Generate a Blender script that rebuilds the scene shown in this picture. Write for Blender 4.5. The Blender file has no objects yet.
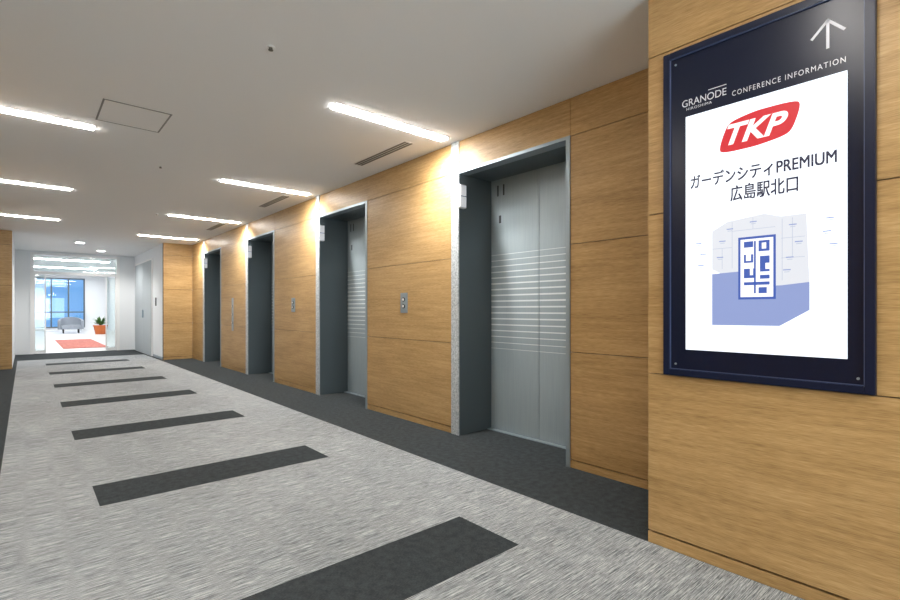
import bpy, bmesh, math, random
from mathutils import Vector, Matrix
random.seed(4)
S=bpy.context.scene
S.view_settings.view_transform='Standard'
S.view_settings.look='None'
COL=S.collection
# ------------------------------------------------------------ materials
def s2l(c):
    return tuple(((v/255)/12.92 if v/255<=0.04045 else ((v/255+0.055)/1.055)**2.4) for v in c)+(1,)
def mat(name,rgb,rough=0.6,metal=0.0,emit=0.0,ecol=None,spec=0.5):
    m=bpy.data.materials.new(name); m.use_nodes=True
    b=m.node_tree.nodes['Principled BSDF']
    b.inputs['Base Color'].default_value=s2l(rgb)
    b.inputs['Roughness'].default_value=rough
    b.inputs['Metallic'].default_value=metal
    b.inputs['Specular IOR Level'].default_value=spec
    if emit>0:
        b.inputs['Emission Color'].default_value=s2l(ecol or rgb)
        b.inputs['Emission Strength'].default_value=emit
    return m
def noise_mat(name,layers,ramp,rough=0.6,metal=0.0,bump=0.0,spec=0.5):
    """layers: list of (mapping scale, noise scale, detail, weight)"""
    m=bpy.data.materials.new(name); m.use_nodes=True
    nt=m.node_tree; N=nt.nodes; L=nt.links; b=N['Principled BSDF']
    g=N.new('ShaderNodeNewGeometry')
    prev=None
    for sc,ns,det,w in layers:
        mp=N.new('ShaderNodeMapping'); mp.inputs['Scale'].default_value=sc
        L.new(g.outputs['Position'],mp.inputs['Vector'])
        n=N.new('ShaderNodeTexNoise'); n.inputs['Scale'].default_value=ns; n.inputs['Detail'].default_value=det
        L.new(mp.outputs[0],n.inputs['Vector'])
        mu=N.new('ShaderNodeMath'); mu.operation='MULTIPLY'; mu.inputs[1].default_value=w
        L.new(n.outputs['Fac'],mu.inputs[0])
        if prev is None: prev=mu
        else:
            ad=N.new('ShaderNodeMath'); ad.operation='ADD'
            L.new(prev.outputs[0],ad.inputs[0]); L.new(mu.outputs[0],ad.inputs[1]); prev=ad
    r=N.new('ShaderNodeValToRGB'); e=r.color_ramp.elements
    e[0].position=ramp[0][0]; e[0].color=s2l(ramp[0][1])
    e[1].position=ramp[-1][0]; e[1].color=s2l(ramp[-1][1])
    for p,c in ramp[1:-1]:
        x=e.new(p); x.color=s2l(c)
    L.new(prev.outputs[0],r.inputs[0]); L.new(r.outputs[0],b.inputs['Base Color'])
    b.inputs['Roughness'].default_value=rough; b.inputs['Metallic'].default_value=metal
    b.inputs['Specular IOR Level'].default_value=spec
    if bump:
        bp=N.new('ShaderNodeBump'); bp.inputs['Strength'].default_value=bump; bp.inputs['Distance'].default_value=0.004
        L.new(prev.outputs[0],bp.inputs['Height']); L.new(bp.outputs[0],b.inputs['Normal'])
    return m
WOOD=noise_mat('oak_veneer',[((1.6,1.6,34),2.0,5,0.32),((9,9,190),2.0,4,0.46),((0.5,0.5,3),2.0,2,0.22)],
   [(0.36,(142,112,70)),(0.5,(172,139,92)),(0.64,(192,161,114))],rough=0.42,spec=0.35)
CARPET=noise_mat('grey_streaked_carpet',[((4,170,5),1.6,1,0.5),((16,330,10),1.6,1,0.4),((0.7,0.5,1),1.5,2,0.10)],
   [(0.37,(84,88,91)),(0.5,(144,148,151)),(0.63,(200,203,205))],rough=0.95,bump=0.12,spec=0.1)
DARK=noise_mat('charcoal_carpet',[((60,200,10),1.5,2,0.6),((8,8,8),3,3,0.4)],
   [(0.38,(46,50,52)),(0.62,(66,71,74))],rough=0.95,bump=0.15,spec=0.1)
STONE=noise_mat('speckled_granite',[((1,1,1),160,3,0.6),((1,1,1),60,2,0.4)],
   [(0.40,(130,137,142)),(0.5,(172,178,182)),(0.6,(206,210,213))],rough=0.5)
CEIL=mat('ceiling_paint',(240,240,241),0.8)
WHITE=mat('white_paint',(228,231,234),0.7)
TRIMW=mat('white_trim',(235,235,235),0.4)
GAP=mat('shadow_gap',(60,44,30),0.8)
STEEL=mat('brushed_steel',(150,163,172),0.4,0.5)
DSTEEL=mat('dark_jamb_metal',(84,94,99),0.4,0.3)
DOORM=noise_mat('elevator_door_metal',[((1,40,1),3,3,1.0)],[(0.3,(143,156,163)),(0.7,(150,163,169))],rough=0.45,metal=0.15)
ETCH=mat('etched_line',(210,218,222),0.5)
GROOVE=mat('door_groove',(48,54,58),0.6)
VENT=mat('vent_slot',(110,110,110),0.7)
LINE=mat('hatch_line',(140,140,140),0.7)
LAMP=mat('lamp_diffuser',(255,250,244),0.5,emit=54,ecol=(255,250,243))
LANT=mat('lantern_acrylic',(225,228,235),0.4,emit=0.35)
NAVY=mat('navy_black_gloss',(11,19,42),0.3,spec=0.3)
FRAMEB=mat('black_frame',(14,23,48),0.35,spec=0.3)
FLINE=mat('frame_inner_line',(60,74,110),0.4)
SCREEN=mat('display_white',(0,0,0),0.3,emit=1.5,ecol=(240,247,255))
RED=mat('display_red',(0,0,0),0.4,emit=1.0,ecol=(222,40,52))
SWHITE=mat('display_logo_white',(0,0,0),0.4,emit=1.2,ecol=(255,255,255))
INK=mat('display_ink',(0,0,0),0.4,emit=1.0,ecol=(44,46,72))
MAPG=mat('display_map_grey',(0,0,0),0.4,emit=1.0,ecol=(234,237,244))
MAPB=mat('display_map_periwinkle',(0,0,0),0.4,emit=1.0,ecol=(150,166,216))
MAPD=mat('display_map_blue',(0,0,0),0.4,emit=1.0,ecol=(72,102,186))
MAPL=mat('display_map_line',(0,0,0),0.4,emit=1.0,ecol=(200,208,226))
PRINTW=mat('printed_white',(205,208,216),0.5,emit=0.1)
LFLOOR=mat('lounge_floor',(214,214,212),0.35)
REDRUG=noise_mat('red_rug',[((1,1,1),12,3,1.0)],[(0.35,(170,92,82)),(0.65,(200,126,112))],rough=0.95)
GREYD=mat('grey_door_paint',(170,178,183),0.5)
FAB=mat('grey_upholstery',(150,158,168),0.9)
POT=mat('terracotta_pot',(200,104,50),0.6)
LEAF=mat('leaf_green',(80,125,60),0.6)
BLUEG=mat('facade_blue',(120,160,195),0.5,emit=0.6,ecol=(130,175,215))
FACL=mat('facade_light',(190,215,235),0.5,emit=0.8)
BLK=mat('black_plastic',(25,25,27),0.4)
BRASS=mat('sprinkler_metal',(120,116,110),0.3,0.7)
def glassmat(name,rgb):
    m=bpy.data.materials.new(name); m.use_nodes=True; nt=m.node_tree; N=nt.nodes; L=nt.links
    N.remove(N['Principled BSDF']); o=N['Material Output']
    t=N.new('ShaderNodeBsdfTransparent'); t.inputs[0].default_value=s2l(rgb)
    g=N.new('ShaderNodeBsdfGlossy'); g.inputs['Roughness'].default_value=0.03
    mx=N.new('ShaderNodeMixShader'); mx.inputs[0].default_value=0.08
    L.new(t.outputs[0],mx.inputs[1]); L.new(g.outputs[0],mx.inputs[2]); L.new(mx.outputs[0],o.inputs[0]); return m
GLASS=glassmat('clear_glass',(240,246,246)); BGLASS=glassmat('blue_tinted_glass',(225,238,248))
# ------------------------------------------------------------ mesh builder
class MB:
    def __init__(s,name,parent=None):
        s.n=name; s.bm=bmesh.new(); s.mats=[]; s.parent=parent
    def mi(s,m):
        if m not in s.mats: s.mats.append(m)
        return s.mats.index(m)
    def box(s,x0,x1,y0,y1,z0,z1,m,bev=0):
        x0,x1=sorted((x0,x1)); y0,y1=sorted((y0,y1)); z0,z1=sorted((z0,z1))
        r=bmesh.ops.create_cube(s.bm,size=1,matrix=Matrix.Translation(((x0+x1)/2,(y0+y1)/2,(z0+z1)/2))@Matrix.Diagonal((x1-x0,y1-y0,z1-z0,1)))
        fs=set(f for v in r['verts'] for f in v.link_faces)
        i=s.mi(m)
        for f in fs: f.material_index=i
        if bev:
            es=set(e for f in fs for e in f.edges)
            rr=bmesh.ops.bevel(s.bm,geom=list(es),offset=bev,segments=2,affect='EDGES')
            for f in rr['faces']: f.material_index=i
    def face(s,pts,m):
        f=s.bm.faces.new([s.bm.verts.new(p) for p in pts]); f.material_index=s.mi(m)
    def cyl(s,c,r1,r2,h,m,axis='Z',seg=24):
        M=Matrix.Translation(c)
        if axis=='X': M=M@Matrix.Rotation(math.pi/2,4,'Y')
        if axis=='Y': M=M@Matrix.Rotation(math.pi/2,4,'X')
        r=bmesh.ops.create_cone(s.bm,cap_ends=True,segments=seg,radius1=r1,radius2=r2,depth=h,matrix=M)
        i=s.mi(m)
        for f in set(f for v in r['verts'] for f in v.link_faces): f.material_index=i
    def done(s):
        me=bpy.data.meshes.new(s.n); s.bm.normal_update(); s.bm.to_mesh(me); s.bm.free()
        for m in s.mats: me.materials.append(m)
        o=bpy.data.objects.new(s.n,me); COL.objects.link(o)
        if s.parent: o.parent=s.parent
        return o
def empty(name):
    e=bpy.data.objects.new(name,None); e.empty_display_size=0.1; COL.objects.link(e); return e

H=2.70; XR=3.0; XL=-0.8; YE=12.76; YB=16.7
SEAMS=[0.060,0.843,1.63,2.42,H]
SEAMSF=[0.062,0.838,1.62,2.395,H]
# ------------------------------------------------------------ floor
f=MB('floor')
f.box(XL-0.5,3.5,-3.6,YB+0.1,-0.12,-0.004,DARK)
f.box(-0.13,2.33,-3.5,14.7,-0.004,0,CARPET)
f.box(XL-0.42,-0.13,-3.5,14.7,-0.004,0,DARK)
f.box(2.33,3.42,-3.5,14.7,-0.004,0,DARK)
f.box(XL-0.42,3.42,14.7,YB+0.1,-0.004,0,DARK)
for k in range(-2,6):
    y0=3.49+1.92*k
    f.box(0.33,1.79+(0.03 if k==-1 else 0),y0,y0+0.43,-0.003,0.0015,DARK)
f.done()
f=MB('floor_lounge'); f.box(-3.5,5.0,YB+0.1,36.2,-0.12,0,LFLOOR); f.done()
# ------------------------------------------------------------ ceiling
c=MB('ceiling'); c.box(XL-0.5,3.5,-3.6,YB+0.2,H,H+0.15,CEIL); c.done()
c=MB('ceiling_lounge'); c.box(-3.5,5.0,YB+0.2,36.2,3.1,3.25,WHITE); c.done()
# ------------------------------------------------------------ wood walls
def panels(w,face,dirn,y0,y1,zs,t=0.02):
    for a,b in zip(zs[:-1],zs[1:]):
        w.box(face,face+dirn*t,y0+0.002,y1-0.002,a+0.0025,b-0.0025,WOOD)
def skirting(w,face,dirn,y0,y1):
    w.box(face+dirn*0.002,face+dirn*0.02,y0,y1,0,0.054,WOOD)
openR=[(2.13+2.8*k,3.30+2.8*k) for k in range(4)]
openL=[(2.35+2.8*k,3.52+2.8*k) for k in range(4)]
def wood_wall(name,face,d,ystart,opens,pil_far):
    w=MB(name); y=ystart
    for a,b in opens:
        if pil_far: s0,s1=a-0.035,b+0.10
        else: s0,s1=a-0.10,b+0.035
        w.box(face+d*0.021,face+d*0.1,y,s0,0,H,GAP)
        panels(w,face,d,y,s0,SEAMS); skirting(w,face,d,y,s0)
        w.box(face+d*0.021,face+d*0.1,s0,s1,2.43,H,GAP)
        h0=a-0.035 if pil_far else a
        h1=b if pil_far else b+0.035
        panels(w,face,d,h0,h1,[2.425,H])
        y=s1
    w.box(face+d*0.021,face+d*0.1,y,YE,0,H,GAP)
    panels(w,face,d,y,YE,SEAMS); skirting(w,face,d,y,YE)
    return w
w=wood_wall('wall_right',XR,1,1.17,openR,True); w.done()
w=wood_wall('wall_left',XL,-1,-3.5,openL,False); w.done()
# near projecting wall
w=MB('wall_right_front')
w.box(2.351,3.1,-3.5,1.15,0,H,GAP)
for a,b in ((-3.5,-1.1),(-1.1,1.17)):
    panels(w,2.33,1,a,b,SEAMSF)
skirting(w,2.33,1,-3.5,1.17)
for a,b in zip(SEAMSF[:-1],SEAMSF[1:]): w.box(2.352,3.0,1.15,1.17,a+0.003,b-0.003,WOOD)
w.box(2.352,3.0,1.15,1.165,0,0.055,WOOD)
w.done()
# end returns facing the lobby
for nm,x0,x1 in (('wall_end_right',2.40,3.0),('wall_end_left',XL,-0.19)):
    w=MB(nm)
    for a,b in zip(SEAMS[:-1],SEAMS[1:]): w.box(x0,x1,YE,YE+0.02,a+0.003,b-0.003,WOOD)
    w.box(x0,x1,YE+0.006,YE+0.02,0,0.055,WOOD)
    w.box(x0,x1,YE+0.021,YE+0.1,0,H,GAP)
    w.done()
# rear wall behind the photographer; unseen window added to frame the fill light
w=MB('wall_rear'); w.box(XL-0.5,XL+0.1,-3.65,-3.5,0,H,WHITE); w.box(2.25,3.5,-3.65,-3.5,0,H,WHITE)
w.box(XL+0.1,2.25,-3.65,-3.5,2.5,H,WHITE); w.done()
w=MB('added_rear_window')
for x in (-0.7,0.27,1.24,2.2): w.box(x,x+0.05,-3.63,-3.52,0,2.5,STEEL)
for z in (0,2.45): w.box(-0.7,2.25,-3.63,-3.52,z,z+0.05,STEEL)
w.box(-0.65,2.2,-3.6,-3.59,0.05,2.45,GLASS); w.done()
# vestibule
w=MB('wall_vestibule_right'); w.box(2.40,2.55,YE+0.1,YB,0,H,WHITE)
w.box(2.388,2.40,YE+0.1,13.9,0,0.06,STEEL); w.done()
w=MB('wall_vestibule_left'); w.box(-0.34,-0.19,YE+0.1,YB,0,H,WHITE); w.done()
w=MB('wall_far'); w.box(-3.5,0.10,YB,YB+0.2,0,3.1,WHITE); w.box(2.04,5.0,YB,YB+0.2,0,3.1,WHITE)
w.box(0.10,2.04,YB,YB+0.2,2.66,3.1,WHITE); w.done()
d=MB('door_1')
d.box(2.375,2.399,14.0,16.4,0.0,2.45,TRIMW); d.box(2.365,2.375,14.05,15.2,0.01,2.40,GREYD); d.box(2.365,2.375,15.21,16.35,0.01,2.40,GREYD)
d.box(2.33,2.365,15.05,15.08,0.95,1.15,STEEL); d.done()
d=MB('intercom_panel'); d.box(2.385,2.399,13.55,13.65,1.25,1.45,BLK,0.003); d.done()
# glazed entrance
e=MB('door_2')
e.box(0.10,0.17,YB-0.02,YB+0.22,0,2.66,TRIMW); e.box(1.97,2.04,YB-0.02,YB+0.22,0,2.66,TRIMW)
e.box(0.17,1.97,YB-0.02,YB+0.22,2.60,2.66,TRIMW); e.box(0.17,1.97,YB,YB+0.12,2.10,2.17,TRIMW)
e.box(0.17,1.97,YB+0.05,YB+0.06,2.17,2.60,GLASS)
for a in (0.17,1.72):
    e.box(a,a+0.03,YB+0.08,YB+0.11,0.01,2.10,TRIMW); e.box(a+0.22,a+0.25,YB+0.08,YB+0.11,0.01,2.10,TRIMW)
    e.box(a+0.03,a+0.22,YB+0.09,YB+0.10,0.08,2.07,GLASS); e.box(a+0.03,a+0.22,YB+0.08,YB+0.11,0.01,0.08,TRIMW)
e.done()
# ------------------------------------------------------------ text helper
def text(body,name,parent,ycen,zbase,width,height,x,m,shear=0.0,off=0.0,space=1.0,bold=0.0):
    cu=bpy.data.curves.new(name,'FONT'); cu.body=body; cu.size=1; cu.shear=shear; cu.offset=off; cu.space_character=space
    cu.fill_mode='BOTH'; cu.extrude=0.0
    to=bpy.data.objects.new(name+'_t',cu); COL.objects.link(to)
    dg=bpy.context.evaluated_depsgraph_get(); dg.update()
    me=bpy.data.meshes.new_from_object(to.evaluated_get(dg))
    bpy.data.objects.remove(to)
    xs=[v.co.x for v in me.vertices]; ys=[v.co.y for v in me.vertices]
    if not xs: return
    sx=width/(max(xs)-min(xs)); sy=height/(max(ys)-min(ys)); cx=(max(xs)+min(xs))/2; y0=min(ys)
    for v in me.vertices:
        v.co=Vector((x,ycen-(v.co.x-cx)*sx,zbase+(v.co.y-y0)*sy))
    if bold:
        bm=bmesh.new(); bm.from_mesh(me)
        base=list(bm.faces)+list(bm.verts)+list(bm.edges)
        for j,(dy,dz) in enumerate(((bold,0),(0,bold),(bold,bold))):
            r=bmesh.ops.duplicate(bm,geom=base)
            for v in r['geom']:
                if isinstance(v,bmesh.types.BMVert): v.co+=Vector((-0.00005*(j+1),dy,dz))
        bm.to_mesh(me); bm.free()
    me.materials.clear(); me.materials.append(m)
    o=bpy.data.objects.new(name,me); COL.objects.link(o); o.parent=parent
# ------------------------------------------------------------ elevators
def elevator(face,d,a,b,pil_far,first=False):
    P=empty('elevator'); xd=face+d*0.42
    fr=MB('frame',P)
    if pil_far:
        fr.box(face-d*0.012,face+d*0.10,b,b+0.10,0,H,STONE)
        fr.box(face-d*0.006,face+d*0.10,a-0.035,a,0,2.425,STEEL)
        lant=b
    else:
        fr.box(face-d*0.012,face+d*0.10,a-0.10,a,0,H,STONE)
        fr.box(face-d*0.006,face+d*0.10,b,b+0.035,0,2.425,STEEL)
        lant=a
    fr.box(face-d*0.006,face+d*0.10,a,b,2.40,2.425,STEEL)
    fr.box(face+d*0.10,face+d*0.46,a-0.02,a,0,2.42,DSTEEL); fr.box(face+d*0.10,face+d*0.46,b,b+0.02,0,2.42,DSTEEL)
    fr.box(face,face+d*0.10,a,a+0.004,0,2.40,DSTEEL); fr.box(face,face+d*0.10,b-0.004,b,0,2.40,DSTEEL)
    fr.box(face+d*0.10,face+d*0.46,a,b,2.40,2.42,DSTEEL)
    fr.box(xd-d*0.06,xd,a,b,0.0,0.006,STEEL)
    fr.done()
    mid=(a+b)/2
    for nm,y0,y1 in (('door_leaf_1',a+0.001,mid-0.003),('door_leaf_2',mid+0.003,b-0.001)):
        dl=MB(nm,P); dl.box(xd,xd+d*0.03,y0,y1,0.008,2.40,DOORM)
        n=17
        for i in range(n):
            z=0.78+i*0.056; th=0.003+0.011*math.sin(math.pi*(i+0.5)/n)
            dl.box(xd-d*0.001,xd,y0+0.001,y1-0.001,z,z+th,ETCH)
        dl.done()
    bk=MB('shaft_back',P); bk.box(xd+d*0.031,xd+d*0.04,a,b,0,2.42,GROOVE); bk.done()
    ln=MB('hall_lantern',P)
    y0,y1=(lant-0.05,lant-0.005) if pil_far else (lant+0.005,lant+0.05)
    ln.box(face-d*0.035,face+d*0.045,y0,y1,2.08,2.29,TRIMW,0.004)
    yy=y0-0.002 if pil_far else y1+0.002
    ln.box(face-d*0.028,face+d*0.038,min(yy,(y0+y1)/2),max(yy,(y0+y1)/2),2.09,2.28,LANT)
    ln.box(face-d*0.037,face-d*0.03,y0+0.006,y1-0.006,2.09,2.28,LANT)
    zz=2.185
    ln.box(face-d*0.030,face+d*0.04,min(yy-0.001 if pil_far else yy,(y0+y1)/2),max(yy if pil_far else yy+0.001,(y0+y1)/2),zz-0.003,zz+0.003,GROOVE)
    ln.done()
    if d>0:
        text('11','floor_number',P,b-0.13,2.24,0.09,0.10,xd-0.002,GROOVE,bold=0.004)
        text('1','car_number',P,b-0.12,1.98,0.026,0.07,xd-0.002,GROOVE,bold=0.003)
for a,b in openR: elevator(XR,1,a,b,True)
for a,b in openL: elevator(XL,-1,a,b,False)
def callpanel(face,d,y,z0=1.12,z1=1.33,wd=0.12,nb=2):
    p=MB('elevator_call_panel'); p.box(face-d*0.008,face,y-wd/2,y+wd/2,z0,z1,STEEL,0.002)
    for i in range(nb):
        zc=z0+(z1-z0)*(i+1)/(nb+1)
        p.cyl((face-d*0.010,y,zc),0.022,0.022,0.01,BLK,'X'); p.cyl((face-d*0.014,y,zc),0.014,0.014,0.008,TRIMW,'X')
    p.done()
callpanel(XR,1,4.16); callpanel(XR,1,6.96)
callpanel(XR,1,9.76,0.75,1.38,0.09,3)
callpanel(XL,-1,4.5); callpanel(XL,-1,7.3)
# ------------------------------------------------------------ ceiling fittings
def slot(x0,x1,yc):
    o=MB('recessed_ceiling_light')
    z=H
    o.box(x0-0.01,x1+0.01,yc-0.065,yc-0.055,z-0.003,z,TRIMW); o.box(x0-0.01,x1+0.01,yc+0.055,yc+0.065,z-0.003,z,TRIMW)
    o.box(x0-0.01,x0,yc-0.055,yc+0.055,z-0.003,z,TRIMW); o.box(x1,x1+0.01,yc-0.055,yc+0.055,z-0.003,z,TRIMW)
    o.box(x0,x1,yc-0.045,yc+0.045,z-0.012,z,LAMP)
    return o.done()
def spot(p,tgt,en,size=1.9,blend=0.9,rad=0.04):
    l=bpy.data.lights.new('slot_spot','SPOT'); l.energy=en; l.spot_size=size; l.spot_blend=blend; l.shadow_soft_size=rad
    l.color=(1,0.97,0.92)
    o=bpy.data.objects.new('slot_spot',l); COL.objects.link(o); o.location=p
    o.rotation_euler=(Vector(tgt)-Vector(p)).to_track_quat('-Z','Y').to_euler(); return o
for k in range(-2,4):
    y=3.35+2.8*k
    if k>=0:
        o=slot(1.76,2.86,y); s=spot((2.78,y,H-0.03),(3.02,y+0.1,1.3),105,2.5,1.0); s.parent=o
        s=spot((2.62,y,H-0.03),(3.02,y+0.25,1.8),60,2.4,1.0); s.parent=o
    else: slot(0.55,1.65,y)
for k in range(-2,4):
    y=2.30+2.8*k
    o=slot(-0.66,0.44,y)
    s=spot((-0.56,y,H-0.03),(-0.82,y,1.0),70); s.parent=o
h=MB('ceiling_access_hatch')
x0,x1,y0,y1=0.43,0.88,4.35,4.87
for a in ((x0,x1,y0,y0+0.012),(x0,x1,y1-0.012,y1),(x0,x0+0.012,y0,y1),(x1-0.012,x1,y0,y1)): h.box(*a,H-0.003,H,LINE)
h.box(x0+0.012,x1-0.012,y0+0.012,y1-0.012,H-0.0015,H,CEIL); h.done()
for k in range(3):
    v=MB('ceiling_air_vent'); y=3.62+2.8*k
    v.box(2.61,2.73,y,y+0.93,H-0.004,H,TRIMW)
    for i in range(3): v.box(2.625+i*0.034,2.647+i*0.034,y+0.012,y+0.918,H-0.006,H-0.004,VENT)
    v.done()
for x,y in ((1.09,2.85),(1.1,6.0),(1.6,9.0)):
    s=MB('ceiling_sprinkler'); s.cyl((x,y,H-0.003),0.022,0.024,0.006,TRIMW); s.cyl((x,y,H-0.012),0.010,0.010,0.012,BRASS); s.cyl((x,y,H-0.019),0.014,0.014,0.003,BRASS); s.done()
def downlight(x,y,z,en):
    o=MB('ceiling_downlight'); o.cyl((x,y,z-0.004),0.10,0.10,0.008,TRIMW); o.cyl((x,y,z-0.006),0.08,0.08,0.008,LAMP); ob=o.done()
    s=spot((x,y,z-0.03),(x,y,0),en,2.6,0.6,0.08); s.parent=ob
downlight(0.95,14.0,H,130)
downlight(1.5,15.6,H,130)
# ------------------------------------------------------------ digital sign
P=empty('digital_information_sign')
YA,YZ,ZA,ZZ=0.308,1.080,0.842,2.365
b=MB('housing',P)
b.box(2.312,2.33,YA,YZ,ZA,ZZ,NAVY)
F=0.030
for q in ((YA,YA+F,ZA,ZZ),(YZ-F,YZ,ZA,ZZ),(YA+F,YZ-F,ZA,ZA+F),(YA+F,YZ-F,ZZ-F,ZZ)):
    b.box(2.300,2.33,*q,FRAMEB,0.002)
G=0.033
for q in ((YA+F,YA+G,ZA+F,ZZ-F),(YZ-G,YZ-F,ZA+F,ZZ-F),(YA+G,YZ-G,ZA+F,ZA+G),(YA+G,YZ-G,ZZ-G,ZZ-F)):
    b.box(2.303,2.312,*q,FLINE)
for y,z in ((YZ-0.055,ZA+0.055),(YZ-0.055,ZZ-0.06),(YA+0.05,ZA+0.055)): b.cyl((2.311,y,z),0.005,0.005,0.004,STEEL,'X',12)
b.done()
sc=MB('screen',P); sc.box(2.309,2.312,0.389,0.978,0.967,2.045,SCREEN); sc.done()
g=MB('screen_graphics',P)
def poly(pts,x,m): g.face([(x,y,z) for y,z in pts],m)
def chaikin(p,n):
    for _ in range(n):
        q=[]
        for i in range(len(p)):
            a=p[i]; b2=p[(i+1)%len(p)]
            k=.15 if _==0 else .25
            q+=[(a[0]*(1-k)+b2[0]*k,a[1]*(1-k)+b2[1]*k),(a[0]*k+b2[0]*(1-k),a[1]*k+b2[1]*(1-k))]
        p=q
    return p
poly(chaikin([(0.842,1.838),(0.80,1.966),(0.69,1.988),(0.525,1.985),(0.565,1.858),(0.69,1.838)],3),2.3085,RED)
poly([(0.8627,1.33),(0.8627,1.50),(0.80,1.535),(0.66,1.55),(0.60,1.53),(0.515,1.53),(0.5048,1.256),(0.62,1.2)],2.3086,MAPG)
poly([(0.8627,1.31),(0.757,1.315),(0.757,1.25),(0.60,1.25),(0.5048,1.26),(0.5048,1.15),(0.605,1.085),(0.8627,1.083)],2.3083,MAPB)
poly([(0.757,1.460),(0.757,1.195),(0.618,1.195),(0.618,1.460)],2.3080,MAPD)
poly([(0.748,1.450),(0.748,1.205),(0.627,1.205),(0.627,1.450)],2.3077,SWHITE)
def rc(y0,y1,z0,z1,m=MAPD,x=2.3074): poly([(y1,z0),(y0,z0),(y0,z1),(y1,z1)],x,m)
rc(0.700,0.735,1.415,1.440); rc(0.640,0.680,1.395,1.440); rc(0.652,0.668,1.405,1.43,SWHITE,2.307)
rc(0.700,0.735,1.350,1.385); rc(0.708,0.727,1.358,1.385,SWHITE,2.307)
rc(0.692,0.735,1.285,1.325); rc(0.700,0.712,1.297,1.325,SWHITE,2.307)
rc(0.640,0.675,1.310,1.375); rc(0.640,0.655,1.320,1.345,SWHITE,2.307)
rc(0.640,0.735,1.255,1.268); rc(0.690,0.697,1.22,1.44); rc(0.650,0.680,1.220,1.245); rc(0.640,0.675,1.280,1.296)
for q in ((0.52,0.60,1.44,1.442),(0.52,0.60,1.36,1.362),(0.595,0.597,1.27,1.52),(0.56,0.562,1.36,1.52),(0.78,0.782,1.33,1.53),(0.78,0.86,1.42,1.422),(0.62,0.78,1.49,1.492),(0.82,0.822,1.33,1.42),(0.70,0.702,1.49,1.54)):
    rc(*q,MAPL,2.3081)
for y,z in ((0.82,1.45),(0.79,1.50),(0.83,1.38),(0.70,1.52),(0.56,1.49),(0.54,1.42),(0.57,1.36),(0.58,1.31),(0.44,1.50),(0.43,1.40),(0.92,1.45),(0.91,1.35),(0.45,1.45),(0.90,1.40)):
    rc(y-0.013,y+0.013,z,z+0.004,MAPB,2.3079); rc(y-0.009,y+0.009,z-0.008,z-0.005,MAPL,2.3079)
ax=2.3110
def bar(p,q,wd):
    p=Vector(p);q=Vector(q);n=(q-p).normalized();n=Vector((-n.y,n.x))*wd/2
    pts=[p+n,p-n,q-n,q+n]; g.face([(ax,v.x,v.y) for v in pts],PRINTW)
bar((0.448,2.150),(0.448,2.252),0.010); bar((0.4995,2.202),(0.446,2.260),0.010); bar((0.3965,2.202),(0.450,2.260),0.010)
rc(0.805,0.88,2.137,2.140,PRINTW,ax)
g.done()
text('GRANODE','logo_text',P,0.900,2.093,0.19,0.032,ax,PRINTW)
text('HIROSHIMA','logo_subtext',P,0.920,2.074,0.11,0.012,ax,PRINTW,space=1.2)
text('CONFERENCE INFORMATION','header_text',P,0.588,2.078,0.388,0.022,ax,PRINTW,space=1.25)
text('TKP','logo_letters',P,0.688,1.868,0.225,0.088,2.3078,SWHITE,shear=0.35,off=0.03)
text('ガーデンシティPREMIUM','line_1_text',P,0.687,1.704,0.535,0.062,2.3078,INK,bold=0.002)
text('広島駅北口','line_2_text',P,0.664,1.620,0.245,0.066,2.3078,INK,bold=0.002)
# ------------------------------------------------------------ lounge beyond
w=MB('wall_lounge_left'); w.box(-3.6,-3.5,YB+0.2,36,0,3.1,WHITE); w.done()
w=MB('wall_lounge_right'); w.box(3.7,3.85,YB+0.2,36,0,3.1,WHITE); w.done()
w=MB('wall_lounge_far'); w.box(-3.5,0.35,35,35.15,0,3.1,WHITE); w.box(2.6,5,35,35.15,0,3.1,WHITE); w.box(0.35,2.6,35,35.15,0,0.15,WHITE); w.box(0.35,2.6,35,35.15,2.95,3.1,WHITE); w.done()
w=MB('window_1')
for x in (0.35,1.07,1.83,2.54): w.box(x,x+0.06,34.95,35.15,0.15,2.95,DSTEEL)
for z in (0.15,1.0,2.89): w.box(0.35,2.6,34.96,35.14,z,z+0.06,DSTEEL)
w.box(0.41,2.54,35.05,35.06,0.2,2.9,BGLASS); w.done()
w=MB('outside_building'); w.box(-12,18,44,46,-6,12,BLUEG)
for i in range(12):
    for j in range(6): w.box(-10+i*2.2,-8.9+i*2.2,43.9,44,-4+j*2.3,-2.6+j*2.3,FACL)
w.done()
w=MB('outside_ground'); w.box(-20,25,36.3,60,-6.2,-6,WHITE); w.done()
r=MB('rug'); r.box(0.85,1.95,18.3,23.8,0,0.012,REDRUG,0.004); r.done()
P=empty('armchair'); ax0,ay0=1.72,30.6
a=MB('shell',P)
n=18
for i in range(n):
    t0=math.radians(-20+220*i/n); t1=math.radians(-20+220*(i+1)/n)
    def hh(t): return 0.60+0.20*max(0,math.sin(t))
    def pt(t,r,z): return (ax0+r*math.cos(t),ay0+r*math.sin(t),z)
    for (r0,r1) in ((0.42,0.52),):
        A=[pt(t0,r0,0.2),pt(t1,r0,0.2),pt(t1,r0+0.0,hh(t1)),pt(t0,r0,hh(t0))]
        B=[pt(t0,r1,0.2),pt(t1,r1,0.2),pt(t1,r1,hh(t1)),pt(t0,r1,hh(t0))]
        a.face(A,FAB); a.face(B[::-1],FAB); a.face([A[3],A[2],B[2],B[3]],FAB); a.face([A[1],A[0],B[0],B[1]],FAB)
        if i==0: a.face([A[0],A[3],B[3],B[0]],FAB)
        if i==n-1: a.face([A[2],A[1],B[1],B[2]],FAB)
a.done()
a=MB('seat',P); a.cyl((ax0,ay0-0.02,0.30),0.41,0.41,0.2,FAB); a.box(ax0-0.38,ax0+0.38,ay0-0.42,ay0,0.22,0.42,FAB,0.04); a.done()
a=MB('legs',P)
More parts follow.
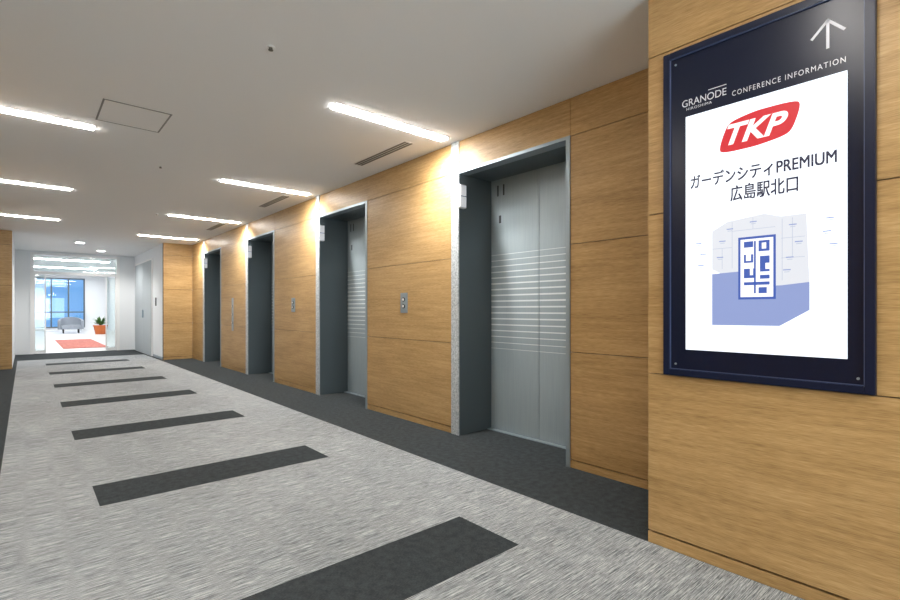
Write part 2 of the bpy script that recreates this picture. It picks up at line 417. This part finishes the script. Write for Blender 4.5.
for sx in (-1,1):
    for sy in (-1,1): a.cyl((ax0+sx*0.3,ay0+sy*0.28,0.1),0.018,0.025,0.2,BLK)
a.done()
P=empty('potted_plant'); px,py=2.72,28.5
a=MB('pot',P); a.cyl((px,py,0.2),0.2,0.28,0.4,POT); a.cyl((px,py,0.4),0.30,0.30,0.05,POT); a.done()
a=MB('foliage',P)
for i in range(60):
    th=random.uniform(0,6.28); L=random.uniform(0.3,0.55); up=random.uniform(0.3,1.2); wd=0.05
    d=Vector((math.cos(th)*math.cos(up),math.sin(th)*math.cos(up),math.sin(up))); s=Vector((-math.sin(th),math.cos(th),0))*wd
    o=Vector((px,py,0.42)); m1=o+d*L*0.55+Vector((0,0,0.03)); e1=o+d*L-Vector((0,0,0.08*math.cos(up)))
    a.face([o+s*0.2,m1+s,m1-s,o-s*0.2],LEAF); a.face([m1+s,e1,m1-s],LEAF)
a.done()
PD=mat('panel_diffuser',(255,255,255),0.5,emit=26)
for y in (19.5,24,28.5,33):
    o=MB('lounge_ceiling_panel_light'); o.box(-0.2,2.6,y-0.3,y+0.3,3.085,3.1,TRIMW); o.box(-0.17,2.57,y-0.27,y+0.27,3.08,3.086,PD); o.done()
# area light added as cool fill, just outside the unseen rear window
l=bpy.data.lights.new('rear_fill_light','AREA'); l.shape='RECTANGLE'; l.size=2.8; l.size_y=2.4; l.energy=205; l.color=(0.93,0.97,1.0)
o=bpy.data.objects.new('rear_fill_light',l); COL.objects.link(o); o.location=(0.77,-3.70,1.25)
o.rotation_euler=Vector((0,1,0)).to_track_quat('-Z','Z').to_euler()
# ------------------------------------------------------------ world + camera
W=bpy.data.worlds.new('World'); S.world=W; W.use_nodes=True
W.node_tree.nodes['Background'].inputs[0].default_value=(0.8,0.9,1,1); W.node_tree.nodes['Background'].inputs[1].default_value=1.3
cd=bpy.data.cameras.new('camera'); cam=bpy.data.objects.new('camera',cd); COL.objects.link(cam)
cd.sensor_width=36; cd.lens=486/900*36; cd.shift_y=10/900; cd.clip_start=0.02
cam.location=(0,0,1.15); cam.rotation_euler=(math.pi/2,0,-math.radians(41.17))
S.camera=cam
